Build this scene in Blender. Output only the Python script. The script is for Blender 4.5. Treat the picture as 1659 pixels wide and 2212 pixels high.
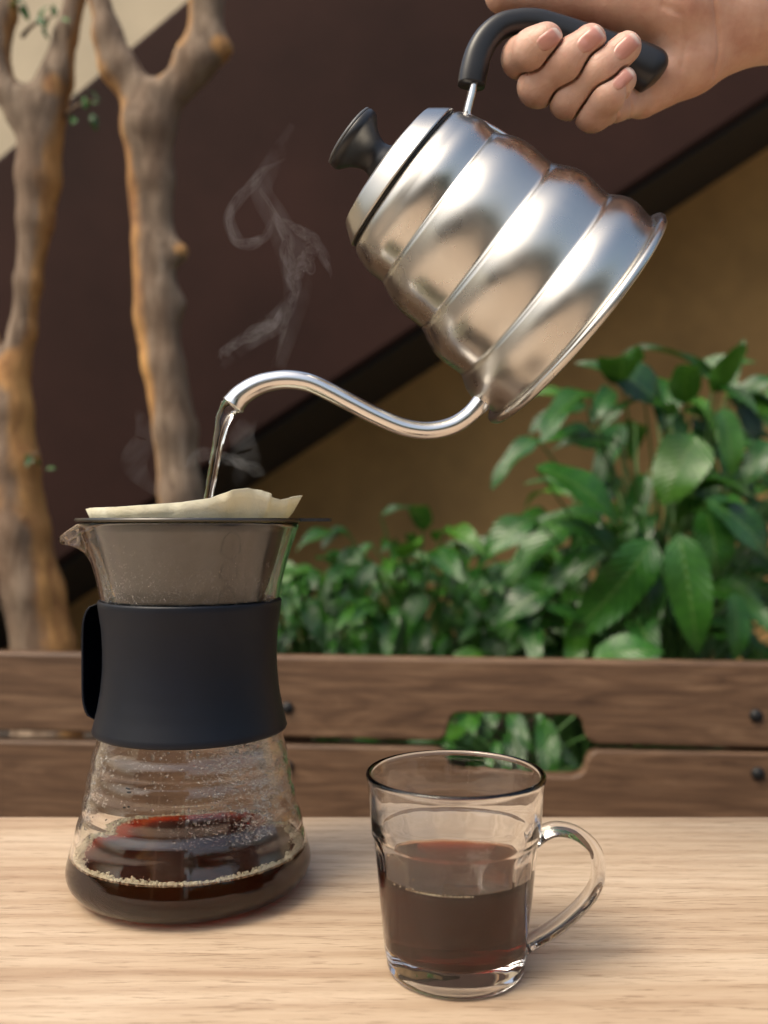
import bpy, math, random
import numpy as np
from mathutils import Vector, Matrix
from math import sin, cos, pi, sqrt, exp, radians

random.seed(7); rng = np.random.default_rng(7)
scene = bpy.context.scene
for o in list(bpy.data.objects): bpy.data.objects.remove(o)

# ------------------------------------------------------------------ camera
S, FP, CX, HY = 1659.0, 2000.0, 829.5, 1130.0      # picture width, focal length, centre and horizon in picture units
ZT = 0.74                                          # table top above the ground
HC = ZT + 0.1757                                   # camera height
cam = bpy.data.cameras.new('camera'); camo = bpy.data.objects.new('camera', cam)
scene.collection.objects.link(camo); scene.camera = camo
camo.location = (0, 0, HC); camo.rotation_euler = (pi/2, 0, 0)
cam.sensor_fit = 'HORIZONTAL'; cam.sensor_width = 36; cam.lens = FP/S*36
cam.shift_y = 24/S; cam.clip_start = 0.01; cam.clip_end = 500
cam.dof.use_dof = True; cam.dof.focus_distance = 0.40; cam.dof.aperture_fstop = 9.8

# ------------------------------------------------------------------ light
SUN_EL, SUN_AZ = 55, -125      # azimuth measured from +Y (away from the camera) clockwise
world = bpy.data.worlds.new('World'); scene.world = world; world.use_nodes = True
wn = world.node_tree; wn.nodes.clear()
sky = wn.nodes.new('ShaderNodeTexSky'); sky.sky_type = 'NISHITA'; sky.sun_disc = False
sky.sun_elevation = radians(SUN_EL); sky.sun_rotation = radians(SUN_AZ); sky.dust_density = 7.0; sky.air_density = 1.2; sky.ozone_density = 1.5
bg = wn.nodes.new('ShaderNodeBackground'); bg.inputs['Strength'].default_value = 0.15
wo = wn.nodes.new('ShaderNodeOutputWorld')
wn.links.new(sky.outputs[0], bg.inputs[0]); wn.links.new(bg.outputs[0], wo.inputs[0])
sl = bpy.data.lights.new('sun', 'SUN'); sl.energy = 0.9; sl.angle = radians(25); sl.color = (1, 0.93, 0.82)
so = bpy.data.objects.new('sun', sl); scene.collection.objects.link(so)
sd = Vector((sin(radians(SUN_AZ))*cos(radians(SUN_EL)), cos(radians(SUN_AZ))*cos(radians(SUN_EL)), sin(radians(SUN_EL))))
so.rotation_euler = (-sd).to_track_quat('-Z', 'Y').to_euler(); so.location = sd*5

vs = scene.view_settings
vs.view_transform = 'Standard'; vs.look = 'None'; vs.exposure = 0.6; vs.gamma = 1.0; vs.use_curve_mapping = False
vs.use_white_balance = True; vs.white_balance_temperature = 6750; vs.white_balance_tint = 6      # camera set for open shade
cy = scene.cycles
cy.max_bounces = 20; cy.transmission_bounces = 20; cy.glossy_bounces = 6; cy.diffuse_bounces = 4
cy.transparent_max_bounces = 12; cy.volume_bounces = 1
cy.caustics_refractive = True; cy.caustics_reflective = False; cy.blur_glossy = 0.6
cy.sample_clamp_indirect = 6.0
cy.use_denoising = True
try: cy.denoiser = 'OPENIMAGEDENOISE'
except Exception: pass

# ------------------------------------------------------------------ helpers
COL = scene.collection.objects
def P(x, y, Y): return Vector(((x-CX)/FP*Y, Y, HC+(HY-y)/FP*Y))
def lin(r, g, b):
    f = lambda c: (c/255/12.92 if c/255 <= .04045 else ((c/255+.055)/1.055)**2.4)
    return (f(r), f(g), f(b), 1)

def mesh(name, v, f, smooth=True, uv=None):
    me = bpy.data.meshes.new(name)
    me.from_pydata([tuple(p) for p in v], [], [tuple(int(i) for i in q) for q in f])
    if smooth: me.polygons.foreach_set('use_smooth', [True]*len(me.polygons))
    if uv is not None:
        l = me.uv_layers.new(name='UVMap'); li = np.empty(len(me.loops), dtype=np.int32); me.loops.foreach_get('vertex_index', li)
        l.data.foreach_set('uv', np.asarray(uv, dtype=np.float32)[li].ravel())
    me.update(); return me

def add(name, me, mat=None, parent=None, kind=None, label=None, cat=None, group=None):
    """links a mesh given in world coordinates, as a part of parent if there is one"""
    o = bpy.data.objects.new(name, me); COL.link(o)
    if mat and not me.materials: me.materials.append(mat)
    if parent:
        o.parent = parent
        o.matrix_parent_inverse = ROOTM.get(parent.name, Matrix()).inverted()
    tag(o, label, cat, group, kind)
    return o
ROOTM = {}
def tag(o, label=None, cat=None, group=None, kind=None):
    if label: o['label'] = label
    if cat: o['category'] = cat
    if group: o['group'] = group
    if kind: o['kind'] = kind
def thing(name, loc, label, cat, group=None):
    e = bpy.data.objects.new(name, None); COL.link(e); e.location = loc; e.empty_display_size = .02
    ROOTM[e.name] = Matrix.Translation(Vector(loc)); tag(e, label, cat, group)
    return e

def lathe(prof, seg=96, origin=(0, 0, 0), X=(1, 0, 0), Yv=(0, 1, 0), Z=(0, 0, 1), mod=None, closed=False):
    """profile of (r, z); r==0 ends become poles. closed joins last ring to the first"""
    O, X, Yv, Z = Vector(origin), Vector(X), Vector(Yv), Vector(Z)
    v, f, rings = [], [], []
    for (r, z) in prof:
        if r < 1e-9:
            rings.append([len(v)]); v.append(O+Z*z)
        else:
            ring = []
            for k in range(seg):
                a = 2*pi*k/seg; rr, zz = (r, z) if mod is None else mod(r, z, a)
                ring.append(len(v)); v.append(O+X*(rr*cos(a))+Yv*(rr*sin(a))+Z*zz)
            rings.append(ring)
    n = len(rings)
    for i in range(n if closed else n-1):
        A, B = rings[i], rings[(i+1) % n]
        for k in range(seg):
            k2 = (k+1) % seg
            if len(A) == 1 and len(B) == 1: continue
            if len(A) == 1: f.append((A[0], B[k2], B[k]))
            elif len(B) == 1: f.append((A[k], A[k2], B[0]))
            else: f.append((A[k], A[k2], B[k2], B[k]))
    return v, f

def spline(pts, n):
    """Catmull-Rom through points (any dimension), n samples"""
    p = np.array(pts, float); m = len(p)
    out = []
    for t in np.linspace(0, m-1-1e-9, n):
        i = int(t); u = t-i
        p0, p1, p2, p3 = p[max(i-1, 0)], p[i], p[i+1], p[min(i+2, m-1)]
        out.append(.5*((2*p1)+(-p0+p2)*u+(2*p0-5*p1+4*p2-p3)*u*u+(-p0+3*p1-3*p2+p3)*u**3))
    return np.array(out)

def sweep(path, ra, rb, ref, seg=20, cap=True, power=2.0):
    """tube; ra: half size in the plane square to ref, rb: half size along ref"""
    path = [Vector(p) for p in path]; n = len(path); ref = Vector(ref).normalized()
    v, f = [], []
    for i, p in enumerate(path):
        t = (path[min(i+1, n-1)]-path[max(i-1, 0)]).normalized()
        side = ref.cross(t).normalized(); up = t.cross(side).normalized()
        for k in range(seg):
            a = 2*pi*k/seg; c, s = cos(a), sin(a)
            c = math.copysign(abs(c)**(2/power), c); s = math.copysign(abs(s)**(2/power), s)
            v.append(p+side*(ra[i]*c)+up*(rb[i]*s))
    for i in range(n-1):
        for k in range(seg):
            k2 = (k+1) % seg
            f.append((i*seg+k, i*seg+k2, (i+1)*seg+k2, (i+1)*seg+k))
    if cap:
        f.append(tuple(reversed(range(seg)))); f.append(tuple((n-1)*seg+k for k in range(seg)))
    return v, f

def box(c0, c1):
    x0, y0, z0 = c0; x1, y1, z1 = c1
    v = [(x0,y0,z0),(x1,y0,z0),(x1,y1,z0),(x0,y1,z0),(x0,y0,z1),(x1,y0,z1),(x1,y1,z1),(x0,y1,z1)]
    return v, [(0,3,2,1),(4,5,6,7),(0,1,5,4),(1,2,6,5),(2,3,7,6),(3,0,4,7)]

def bevel(o, w, seg=2):
    m = o.modifiers.new('bevel', 'BEVEL'); m.width = w; m.segments = seg; m.limit_method = 'ANGLE'; m.angle_limit = radians(40)
    return o

def prism(poly, d):
    """closed solid from a polygon (list of Vectors), pushed by vector d"""
    n = len(poly); v = list(poly)+[p+d for p in poly]
    f = [tuple(range(n)), tuple(reversed(range(n, 2*n)))]+[(i, i+n, (i+1) % n+n, (i+1) % n) for i in range(n)]
    return v, f

def surface_nets(F, origin, h):
    s = F < 0
    nx, ny, nz = F.shape
    cnt = np.zeros((nx-1, ny-1, nz-1), np.int8)
    for dx in (0, 1):
        for dy in (0, 1):
            for dz in (0, 1): cnt += s[dx:nx-1+dx, dy:ny-1+dy, dz:nz-1+dz]
    act = (cnt > 0) & (cnt < 8)
    idx = np.full(act.shape, -1, np.int64); I = np.argwhere(act); idx[act] = np.arange(len(I))
    acc = np.zeros((len(I), 3)); num = np.zeros(len(I))
    corners = [(a, b, c) for a in (0, 1) for b in (0, 1) for c in (0, 1)]
    vals = {c: F[I[:,0]+c[0], I[:,1]+c[1], I[:,2]+c[2]] for c in corners}
    for c in corners:
        for ax in range(3):
            if c[ax] == 0:
                d = list(c); d[ax] = 1; d = tuple(d); a, b = vals[c], vals[d]
                m = (a < 0) != (b < 0); t = np.where(m, a/np.where(m, a-b, 1), 0)
                p = np.array(c, float)[None, :].repeat(len(I), 0); p[:, ax] += t
                acc[m] += p[m]; num[m] += 1
    V = (I+acc/num[:, None])*h+np.array(origin)
    faces = []
    for ax in range(3):
        a0 = [slice(0, n) for n in (nx, ny, nz)]; a1 = list(a0)
        a0[ax] = slice(0, F.shape[ax]-1); a1[ax] = slice(1, F.shape[ax])
        A, B = s[tuple(a0)], s[tuple(a1)]
        E = np.argwhere(A != B); b, c = (ax+1) % 3, (ax+2) % 3
        ok = (E[:, b] > 0) & (E[:, c] > 0) & (E[:, b] < F.shape[b]-1) & (E[:, c] < F.shape[c]-1); E = E[ok]
        inside = A[E[:,0], E[:,1], E[:,2]]
        q = []
        for db, dc in ((-1,-1), (0,-1), (0,0), (-1,0)):
            e = E.copy(); e[:, b] += db; e[:, c] += dc; q.append(idx[e[:,0], e[:,1], e[:,2]])
        q = np.stack(q, 1); q[~inside] = q[~inside][:, ::-1]
        faces.append(q)
    return V, np.concatenate(faces)

def smin(a, b, k):
    h = np.clip(.5+.5*(b-a)/k, 0, 1); return b*(1-h)+a*h-k*h*(1-h)
def cone_sdf(G, a, b, ra, rb):
    a = np.array(a, np.float32); b = np.array(b, np.float32); d = b-a
    t = np.clip(((G-a)@d)/max(float(d@d), 1e-12), 0, 1)
    q = G-a-t[..., None]*d
    return np.sqrt((q*q).sum(-1))-(ra+(rb-ra)*t)
def grid(lo, hi, h):
    ax = [np.arange(lo[i], hi[i]+h, h, dtype=np.float32) for i in range(3)]
    return np.stack(np.meshgrid(*ax, indexing='ij'), -1)

# ------------------------------------------------------------------ materials
class NT:
    def __init__(s, name):
        s.m = bpy.data.materials.new(name); s.m.use_nodes = True; s.t = s.m.node_tree; s.t.nodes.clear()
        s.out = s.n('ShaderNodeOutputMaterial')
    def n(s, typ, **kw):
        nd = s.t.nodes.new(typ)
        for k, v in kw.items():
            if k.startswith('i_'): nd.inputs[k[2:].replace('_', ' ')].default_value = v
            else: setattr(nd, k, v)
        return nd
    def l(s, a, b): s.t.links.new(a, b)
    def coord(s, scale=(1, 1, 1), kind='Object', rot=(0, 0, 0)):
        tc = s.n('ShaderNodeTexCoord'); mp = s.n('ShaderNodeMapping'); mp.inputs['Scale'].default_value = scale; mp.inputs['Rotation'].default_value = rot
        s.l(tc.outputs[kind], mp.inputs[0]); return mp.outputs[0]
    def noise(s, vec, scale, detail=4, rough=.55, dist=0):
        nd = s.n('ShaderNodeTexNoise'); nd.inputs['Scale'].default_value = scale; nd.inputs['Detail'].default_value = detail
        nd.inputs['Roughness'].default_value = rough; nd.inputs['Distortion'].default_value = dist
        if vec is not None: s.l(vec, nd.inputs['Vector'])
        return nd.outputs[0]
    def ramp(s, fac, stops):
        r = s.n('ShaderNodeValToRGB'); el = r.color_ramp.elements
        while len(el) < len(stops): el.new(.5)
        for e, (p, c) in zip(el, stops): e.position = p; e.color = c if len(c) == 4 else (*c, 1)
        s.l(fac, r.inputs[0]); return r.outputs[0]
    def mix(s, fac, a, b, blend='MIX'):
        m = s.n('ShaderNodeMix', data_type='RGBA', blend_type=blend)
        for sock, val in ((m.inputs[0], fac), (m.inputs[6], a), (m.inputs[7], b)):
            if hasattr(val, 'is_output'): s.l(val, sock)
            else: sock.default_value = val if not isinstance(val, tuple) or len(val) == 4 else (*val, 1)
        return m.outputs[2]
    def math(s, op, a, b=0.0, clamp=False):
        m = s.n('ShaderNodeMath', operation=op, use_clamp=clamp)
        for sock, val in ((m.inputs[0], a), (m.inputs[1], b)):
            if hasattr(val, 'is_output'): s.l(val, sock)
            else: sock.default_value = val
        return m.outputs[0]
    def bump(s, h, strength=.3, dist=.001, normal=None):
        b = s.n('ShaderNodeBump'); b.inputs['Strength'].default_value = strength; b.inputs['Distance'].default_value = dist
        s.l(h, b.inputs['Height'])
        if normal is not None: s.l(normal, b.inputs['Normal'])
        return b.outputs[0]
    def pbr(s, color=(.5, .5, .5, 1), rough=.5, metal=0, normal=None, **kw):
        p = s.n('ShaderNodeBsdfPrincipled')
        for k, v in dict({'Base Color': color, 'Roughness': rough, 'Metallic': metal}, **kw).items():
            if hasattr(v, 'is_output'): s.l(v, p.inputs[k])
            else: p.inputs[k].default_value = v if not isinstance(v, tuple) or len(v) in (4,) or k in ('Subsurface Radius',) else (*v, 1)
        if normal is not None: s.l(normal, p.inputs['Normal'])
        s.l(p.outputs[0], s.out.inputs[0]); return p

def m_table():
    t = NT('oak laminate')
    band = t.noise(t.coord((1.1, 9, 9)), 2.2, 5, .6, .8)
    fine = t.noise(t.coord((11, 130, 130)), 2.0, 6, .68, .5)
    pore = t.noise(t.coord((42, 560, 560)), 1.5, 3, .6, .3)
    wave = t.n('ShaderNodeTexWave', wave_type='BANDS', bands_direction='Y'); wave.inputs['Scale'].default_value = 9; wave.inputs['Distortion'].default_value = 9
    wave.inputs['Detail'].default_value = 3; wave.inputs['Detail Scale'].default_value = .8
    t.l(t.coord((.35, 2.6, 1)), wave.inputs['Vector'])
    c = t.ramp(band, [(.28, (.37, .245, .160)), (.45, (.52, .385, .265)), (.6, (.61, .475, .345)), (.8, (.67, .54, .41))])
    c = t.mix(.35, c, t.ramp(wave.outputs[0], [(.0, (.36, .24, .155)), (.5, (.55, .415, .295)), (1, (.58, .445, .32))]))
    c = t.mix(t.ramp(fine, [(.35, (.75,)*3), (.6, (0,)*3)]), c, (.36, .225, .135), 'MIX') if False else t.mix(t.math('MULTIPLY', t.ramp(fine, [(.32, (1, 1, 1)), (.56, (0, 0, 0))]), .42), c, (.37, .25, .165, 1))
    c = t.mix(t.math('MULTIPLY', t.ramp(pore, [(.30, (1, 1, 1)), (.45, (0, 0, 0))]), .6), c, (.20, .12, .07, 1))
    t.pbr(c, .46, normal=t.bump(t.math('ADD', fine, pore), .25, .0006)); return t.m

def m_bench():
    t = NT('dark stained hardwood')
    a = t.noise(t.coord((1.6, 1, 15)), 3.2, 7, .66, 2.2)
    b = t.noise(t.coord((5, 1, 160)), 2, 5, .6, .4)
    ob = t.n('ShaderNodeObjectInfo')
    c = t.ramp(a, [(.3, (.065, .034, .018)), (.5, (.145, .080, .044)), (.68, (.21, .125, .072))])
    c = t.mix(t.math('MULTIPLY', t.ramp(b, [(.35, (1, 1, 1)), (.6, (0, 0, 0))]), .55), c, (.045, .022, .013, 1))
    t.pbr(c, .5, normal=t.bump(b, .3, .001)); return t.m

def m_plain(name, col, rough=.5, metal=0, nscale=None, var=.15, bump=0, bdist=.002, **kw):
    t = NT(name)
    c = col
    nrm = None
    if nscale:
        n = t.noise(t.coord(), nscale, 6, .6)
        lo = tuple(x*(1-var) for x in col[:3]); hi = tuple(min(1, x*(1+var)) for x in col[:3])
        c = t.ramp(n, [(.3, lo), (.7, hi)])
        if bump: nrm = t.bump(n, bump, bdist)
    t.pbr(c, rough, metal, nrm, **kw); return t.m

def m_glass(name, ior=1.5, col=(1, 1, 1, 1), bump=None):
    t = NT(name)
    g = t.n('ShaderNodeBsdfGlass'); g.inputs['IOR'].default_value = ior; g.inputs['Roughness'].default_value = 0; g.inputs['Color'].default_value = col
    if bump:
        n = t.noise(t.coord(), bump[0], 2, .5); t.l(t.bump(n, bump[1], bump[2]), g.inputs['Normal'])
    t.l(g.outputs[0], t.out.inputs[0]); return t.m

def m_coffee(name, dens=1.0, body=.2):
    t = NT(name)
    at = t.n('ShaderNodeAttribute', attribute_name='wet')        # 1 where the liquid touches glass, 0 on its open surface
    g = t.n('ShaderNodeBsdfGlass'); g.inputs['Roughness'].default_value = 0
    t.l(t.math('SUBTRACT', 1.33, t.math('MULTIPLY', at.outputs['Fac'], .43)), g.inputs['IOR'])
    d = t.n('ShaderNodeBsdfDiffuse'); d.inputs['Color'].default_value = (.110, .030, .009, 1)
    mx = t.n('ShaderNodeMixShader'); mx.inputs[0].default_value = body
    t.l(g.outputs[0], mx.inputs[1]); t.l(d.outputs[0], mx.inputs[2]); t.l(mx.outputs[0], t.out.inputs[0])
    v = t.n('ShaderNodeVolumeAbsorption'); v.inputs['Color'].default_value = (.86, .42, .05, 1); v.inputs['Density'].default_value = 470*dens
    t.l(v.outputs[0], t.out.inputs['Volume']); return t.m

def m_steel():
    t = NT('brushed stainless steel')
    n = t.noise(t.coord((1, 1, 1)), 22, 1.5, .4)
    tg = t.n('ShaderNodeTangent', direction_type='RADIAL', axis='Z')
    p = t.pbr((.57, .55, .515, 1), t.ramp(t.noise(t.coord(), 30, 5, .6), [(.35, (.23,)*3), (.7, (.36,)*3)]), 1, t.bump(n, .34, .004), Anisotropic=.6)
    p.inputs['Anisotropic Rotation'].default_value = .25
    t.l(tg.outputs[0], p.inputs['Tangent']); return t.m

def m_skin():
    t = NT('skin')
    n = t.noise(t.coord(), 45, 4, .6); f = t.noise(t.coord(), 900, 3, .6)
    c = t.ramp(n, [(.3, (.48, .25, .185)), (.5, (.58, .35, .265)), (.7, (.66, .44, .35))])
    p = t.pbr(c, .42, 0, t.bump(f, .12, .0006, t.bump(t.noise(t.coord((1, 1, 1)), 220, 5, .65, .8), .35, .0012)))
    p.inputs['Subsurface Weight'].default_value = .25; p.inputs['Subsurface Radius'].default_value = (1, .35, .2); p.inputs['Subsurface Scale'].default_value = .004
    return t.m

def m_leaf():
    t = NT('leaf')
    uv = t.n('ShaderNodeUVMap'); sp = t.n('ShaderNodeSeparateXYZ'); t.l(uv.outputs[0], sp.inputs[0])
    oi = t.n('ShaderNodeObjectInfo')
    base = t.ramp(oi.outputs['Random'], [(0, (.008, .040, .008)), (.4, (.018, .085, .012)), (.75, (.035, .14, .014)), (.92, (.055, .17, .016)), (1, (.085, .21, .022))])
    n = t.noise(t.coord((1, 1, 1)), 14, 3)
    base = t.mix(.4, base, t.ramp(n, [(.3, (.008, .042, .008)), (.7, (.045, .16, .018))]))
    mid = t.math('ABSOLUTE', t.math('SUBTRACT', sp.outputs[1], .5))
    rib = t.ramp(mid, [(0, (1, 1, 1)), (.045, (0, 0, 0))])
    c = t.mix(t.math('MULTIPLY', rib, .5), base, (.14, .24, .06, 1))
    w = t.math('SINE', t.math('MULTIPLY', t.math('SUBTRACT', sp.outputs[0], t.math('MULTIPLY', mid, .45)), 75))
    p = t.pbr(c, .27, 0, t.bump(w, .3, .002), **{'Specular IOR Level': .6})
    tr = t.n('ShaderNodeBsdfTranslucent'); t.l(t.mix(.5, c, (.10, .26, .02, 1)), tr.inputs[0])
    mx = t.n('ShaderNodeMixShader'); mx.inputs[0].default_value = .14
    t.l(p.outputs[0], mx.inputs[1]); t.l(tr.outputs[0], mx.inputs[2]); t.l(mx.outputs[0], t.out.inputs[0]); return t.m

def m_bark():
    t = NT('bark')
    at = t.n('ShaderNodeAttribute', attribute_name='orange_tone')
    n = t.noise(t.coord((1, 1, .20)), 40, 7, .70, 1.2); n2 = t.noise(t.coord((1, 1, .4)), 11, 4, .6)
    c = t.ramp(n, [(.32, (.085, .055, .035)), (.50, (.200, .138, .092)), (.68, (.33, .25, .18))])
    c = t.mix(t.math('MULTIPLY', t.ramp(n2, [(.45, (0,)*3), (.62, (1,)*3)]), .5), c, (.15, .080, .042, 1))
    pm = t.ramp(t.math('ADD', at.outputs['Fac'], t.math('MULTIPLY', t.math('SUBTRACT', n2, .5), 2.2)), [(.38, (0,)*3), (.80, (1,)*3)])
    c = t.mix(pm, c, t.ramp(n, [(.34, (.26, .115, .040)), (.66, (.60, .33, .11))]))
    t.pbr(c, .8, 0, t.bump(t.math('ADD', n, t.math('MULTIPLY', n2, .8)), .8, .010)); return t.m

def m_paper():
    t = NT('filter paper')
    n = t.noise(t.coord(), 230, 6, .7, 1.0); n2 = t.noise(t.coord(), 60, 3)
    c = t.ramp(n2, [(.3, (.84, .80, .62)), (.7, (.90, .88, .74))])
    p = t.pbr(c, .85, 0, t.bump(n, .7, .0012))
    tr = t.n('ShaderNodeBsdfTranslucent'); tr.inputs[0].default_value = (.72, .64, .42, 1)
    mx = t.n('ShaderNodeMixShader'); mx.inputs[0].default_value = .35
    t.l(p.outputs[0], mx.inputs[1]); t.l(tr.outputs[0], mx.inputs[2]); t.l(mx.outputs[0], t.out.inputs[0]); return t.m

def m_steam(sc=100, dens=8.0, lo=.30):
    t = NT('steam')
    n = t.noise(t.coord((1, 1, .6)), sc, 4, .6, 1.2)
    d = t.math('MULTIPLY', t.ramp(n, [(lo, ((.15 if lo < .4 else 0),)*3), (.72, (1,)*3)]), dens)
    v = t.n('ShaderNodeVolumePrincipled'); v.inputs['Color'].default_value = (.95, .96, 1, 1); v.inputs['Anisotropy'].default_value = .1
    t.l(d, v.inputs['Density']); t.l(v.outputs[0], t.out.inputs['Volume']); return t.m

M = dict(table=m_table(), bench=m_bench(), steel=m_steel(), skin=m_skin(), leaf=m_leaf(), bark=m_bark(), paper=m_paper(), steam=m_steam(),
    glass=m_glass('clear glass', 1.47), mugglass=m_glass('pressed glass', 1.5, bump=(55, .05, .004)), water=m_glass('water', 1.33, bump=(70, .12, .004)),
    coffee=m_coffee('mug coffee', 1.2, .24), coffee2=m_coffee('server coffee', .72), drop=m_glass('condensation', 1.33),
    rubber=m_plain('navy silicone', (.0026, .0046, .0105, 1), .45, 0, 40, .15, .05, **{'Specular IOR Level': .3}),
    plastic=m_plain('black phenolic plastic', (.012, .012, .014, 1), .36, 0, 60, .1),
    darkmetal=m_plain('dark steel', (.10, .095, .09, 1), .3, 1),
    meshmetal=m_plain('fine steel mesh', (.06, .058, .056, 1), .30, 1, 30, .12, .1),
    bolt=m_plain('black bolt', (.012, .012, .013, 1), .5, .3),
    maroon=m_plain('maroon paint', (.030, .0125, .0095, 1), .75, 0, 1.6, .35, .1, **{'Specular IOR Level': .15}),
    ochre=m_plain('ochre paint', (.60, .34, .125, 1), .8, 0, 1.8, .3, .1, **{'Specular IOR Level': .2}),
    cream=m_plain('cream render', (.52, .43, .30, 1), .8, 0, 2.5, .12, .2),
    soil=m_plain('soil', (.03, .02, .013, 1), .9, 0, 20, .5, .5), paving=m_plain('paving', (.12, .095, .07, 1), .8, 0, 3, .25, .3),
    planter=m_plain('planter render', (.20, .13, .08, 1), .8, 0, 6, .3, .3),
    nail=None, foam=None, stem=m_plain('leaf stalk', (.05, .13, .025, 1), .5, 0, 20, .2))
def m_nail():
    t = NT('nail'); uv = t.n('ShaderNodeUVMap'); sp = t.n('ShaderNodeSeparateXYZ'); t.l(uv.outputs[0], sp.inputs[0])
    c = t.ramp(sp.outputs[0], [(0, (.58, .36, .29)), (.2, (.52, .25, .205)), (.80, (.54, .255, .21)), (.88, (.66, .50, .42)), (1, (.74, .62, .54))])
    t.pbr(c, .28); return t.m
def m_foam():
    t = NT('foam'); g = t.n('ShaderNodeBsdfGlass'); g.inputs['IOR'].default_value = 1.2
    d = t.n('ShaderNodeBsdfDiffuse'); d.inputs['Color'].default_value = (.84, .72, .50, 1)
    mx = t.n('ShaderNodeMixShader'); mx.inputs[0].default_value = .6
    t.l(g.outputs[0], mx.inputs[1]); t.l(d.outputs[0], mx.inputs[2]); t.l(mx.outputs[0], t.out.inputs[0]); return t.m
M['nail'] = m_nail(); M['foam'] = m_foam()

# ================================================================== setting
v, f = box((-60, -60, -.2), (60, 60, 0))
add('ground', mesh('ground', v, f, False), M['paving'], kind='structure')

# staircase with a solid maroon side, sloping dark underside, ochre wall below and cream house wall above
YF, YB = 2.5, 3.42
low = lambda x: 1299-.656*x
top = lambda x: 335-.84*x
poly = [P(-1300, low(-1300), YF), P(3500, low(3500), YF), P(3500, top(3500), YF), P(-1300, top(-1300), YF)]
v, f = prism(poly, Vector((0, YB-YF, 0)))
st = add('staircase', mesh('staircase', v, f, False), M['maroon'], label='dark maroon sloping side of an outdoor staircase rising to the right', cat='staircase')
bevel(st, .012)
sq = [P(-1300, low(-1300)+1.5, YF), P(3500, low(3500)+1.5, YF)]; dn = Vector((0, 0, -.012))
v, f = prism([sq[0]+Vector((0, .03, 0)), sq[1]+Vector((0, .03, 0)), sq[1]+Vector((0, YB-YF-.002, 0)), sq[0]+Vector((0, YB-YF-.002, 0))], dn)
add('soffit', mesh('soffit', v, f, False), m_plain('soffit shade black', (.008, .006, .005, 1), .8, 0, 3, .3), st)  # thin sheet; shade under the stair is put into its near-black colour
sB = YF/YB
def under(x): # where the underside meets the wall
    return 1130-(.656*(x-829.5)+375.8*sB)
poly = [P(-900, 1130+HC/YB*FP, YB), P(3600, 1130+HC/YB*FP, YB), P(3600, under(3600)-60, YB), P(-900, under(-900)-60, YB)]
v, f = prism(poly, Vector((0, .15, 0)))
add('wall', mesh('wall', v, f, False), M['ochre'], label='ochre painted wall under the sloping maroon staircase', cat='wall')
v, f = box((-9, 3.75, 0), (10, 4.0, 3.6))
add('house_wall', mesh('house_wall', v, f, False), M['cream'], label='cream rendered house wall above the staircase at upper left', cat='wall')

# added unseen behind the camera for kettle and glass to mirror: a low timber house and a hedge
hb = thing('house', (-4, -6.5, 0), 'unseen low dark timber house added behind the viewer for the kettle to mirror', 'house')
v, f = box((-11, -7.4, 0), (.6, -7.2, 2.7)); add('wall', mesh('wall', v, f, False), M['bench'], hb)
for x in (-2.7, .3):
    v, f = box((x-.12, -5.9, 0), (x+.12, -5.7, 2.7)); add('post', mesh('post', v, f, False), M['cream'], hb)
v, f = box((-11.3, -7.6, 2.701), (.9, -5.4, 2.85)); add('roof', mesh('roof', v, f, False), M['planter'], hb)
Gh = grid((1.2, -8.2, -.1), (9.2, -6.2, 2.9), .16); gq = Gh.reshape(-1, 3).astype(float)
Fh = np.maximum(np.maximum(np.abs(gq[:, 0]-5.2)-3.5, np.abs(gq[:, 1]+7.2)-.6), np.abs(gq[:, 2]-.9)-1.05)
rn = np.random.default_rng(5)
for i in range(14):
    k = rn.normal(size=3)*(2.2+i*.35); Fh += np.sin(gq@k+rn.random()*6)*.10
Vh, Qh = surface_nets(Fh.reshape(Gh.shape[:3]), Gh[0, 0, 0], .16)
add('hedge', mesh('hedge', Vh, Qh), m_plain('hedge green', (.03, .07, .02, 1), .7, 0, 12, .6, .8, .05), label='unseen dark green hedge added behind the viewer for the kettle to mirror', cat='hedge')

# planter behind the bench
pl = thing('planter', (.3, 1.9, 0), 'low planter box holding the leafy plants behind the bench', 'planter')
for (a, b) in (((-1.1, 1.30, 0), (1.9, 1.36, .46)), ((-1.1, 2.34, 0), (1.9, 2.40, .46)), ((-1.16, 1.30, 0), (-1.1, 2.40, .46)), ((1.9, 1.30, 0), (1.96, 2.40, .46))):
    v, f = box(a, b); bevel(add('side_panel', mesh('side_panel', v, f, False), M['planter'], pl), .006)
v, f = box((-1.098, 1.362, 0), (1.898, 2.338, .42)); add('soil', mesh('soil', v, f, False), M['soil'], pl)

# ------------------------------------------------------------------ table
tb = thing('table', (0, .15, 0), 'light oak laminate table top carrying the glass server and the mug', 'table')
YE = .1757*FP/(1764-HY)
v, f = box((-.75, -.35, ZT-.028), (.75, YE, ZT)); bevel(add('table_top', mesh('table_top', v, f, False), M['table'], tb), .0015)
for x in (-.68, .68):
    for y in (-.28, YE-.07):
        v, f = box((x-.025, y-.025, 0), (x+.025, y+.025, ZT-.029)); bevel(add('leg', mesh('leg', v, f, False), M['bench'], tb), .003)

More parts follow.
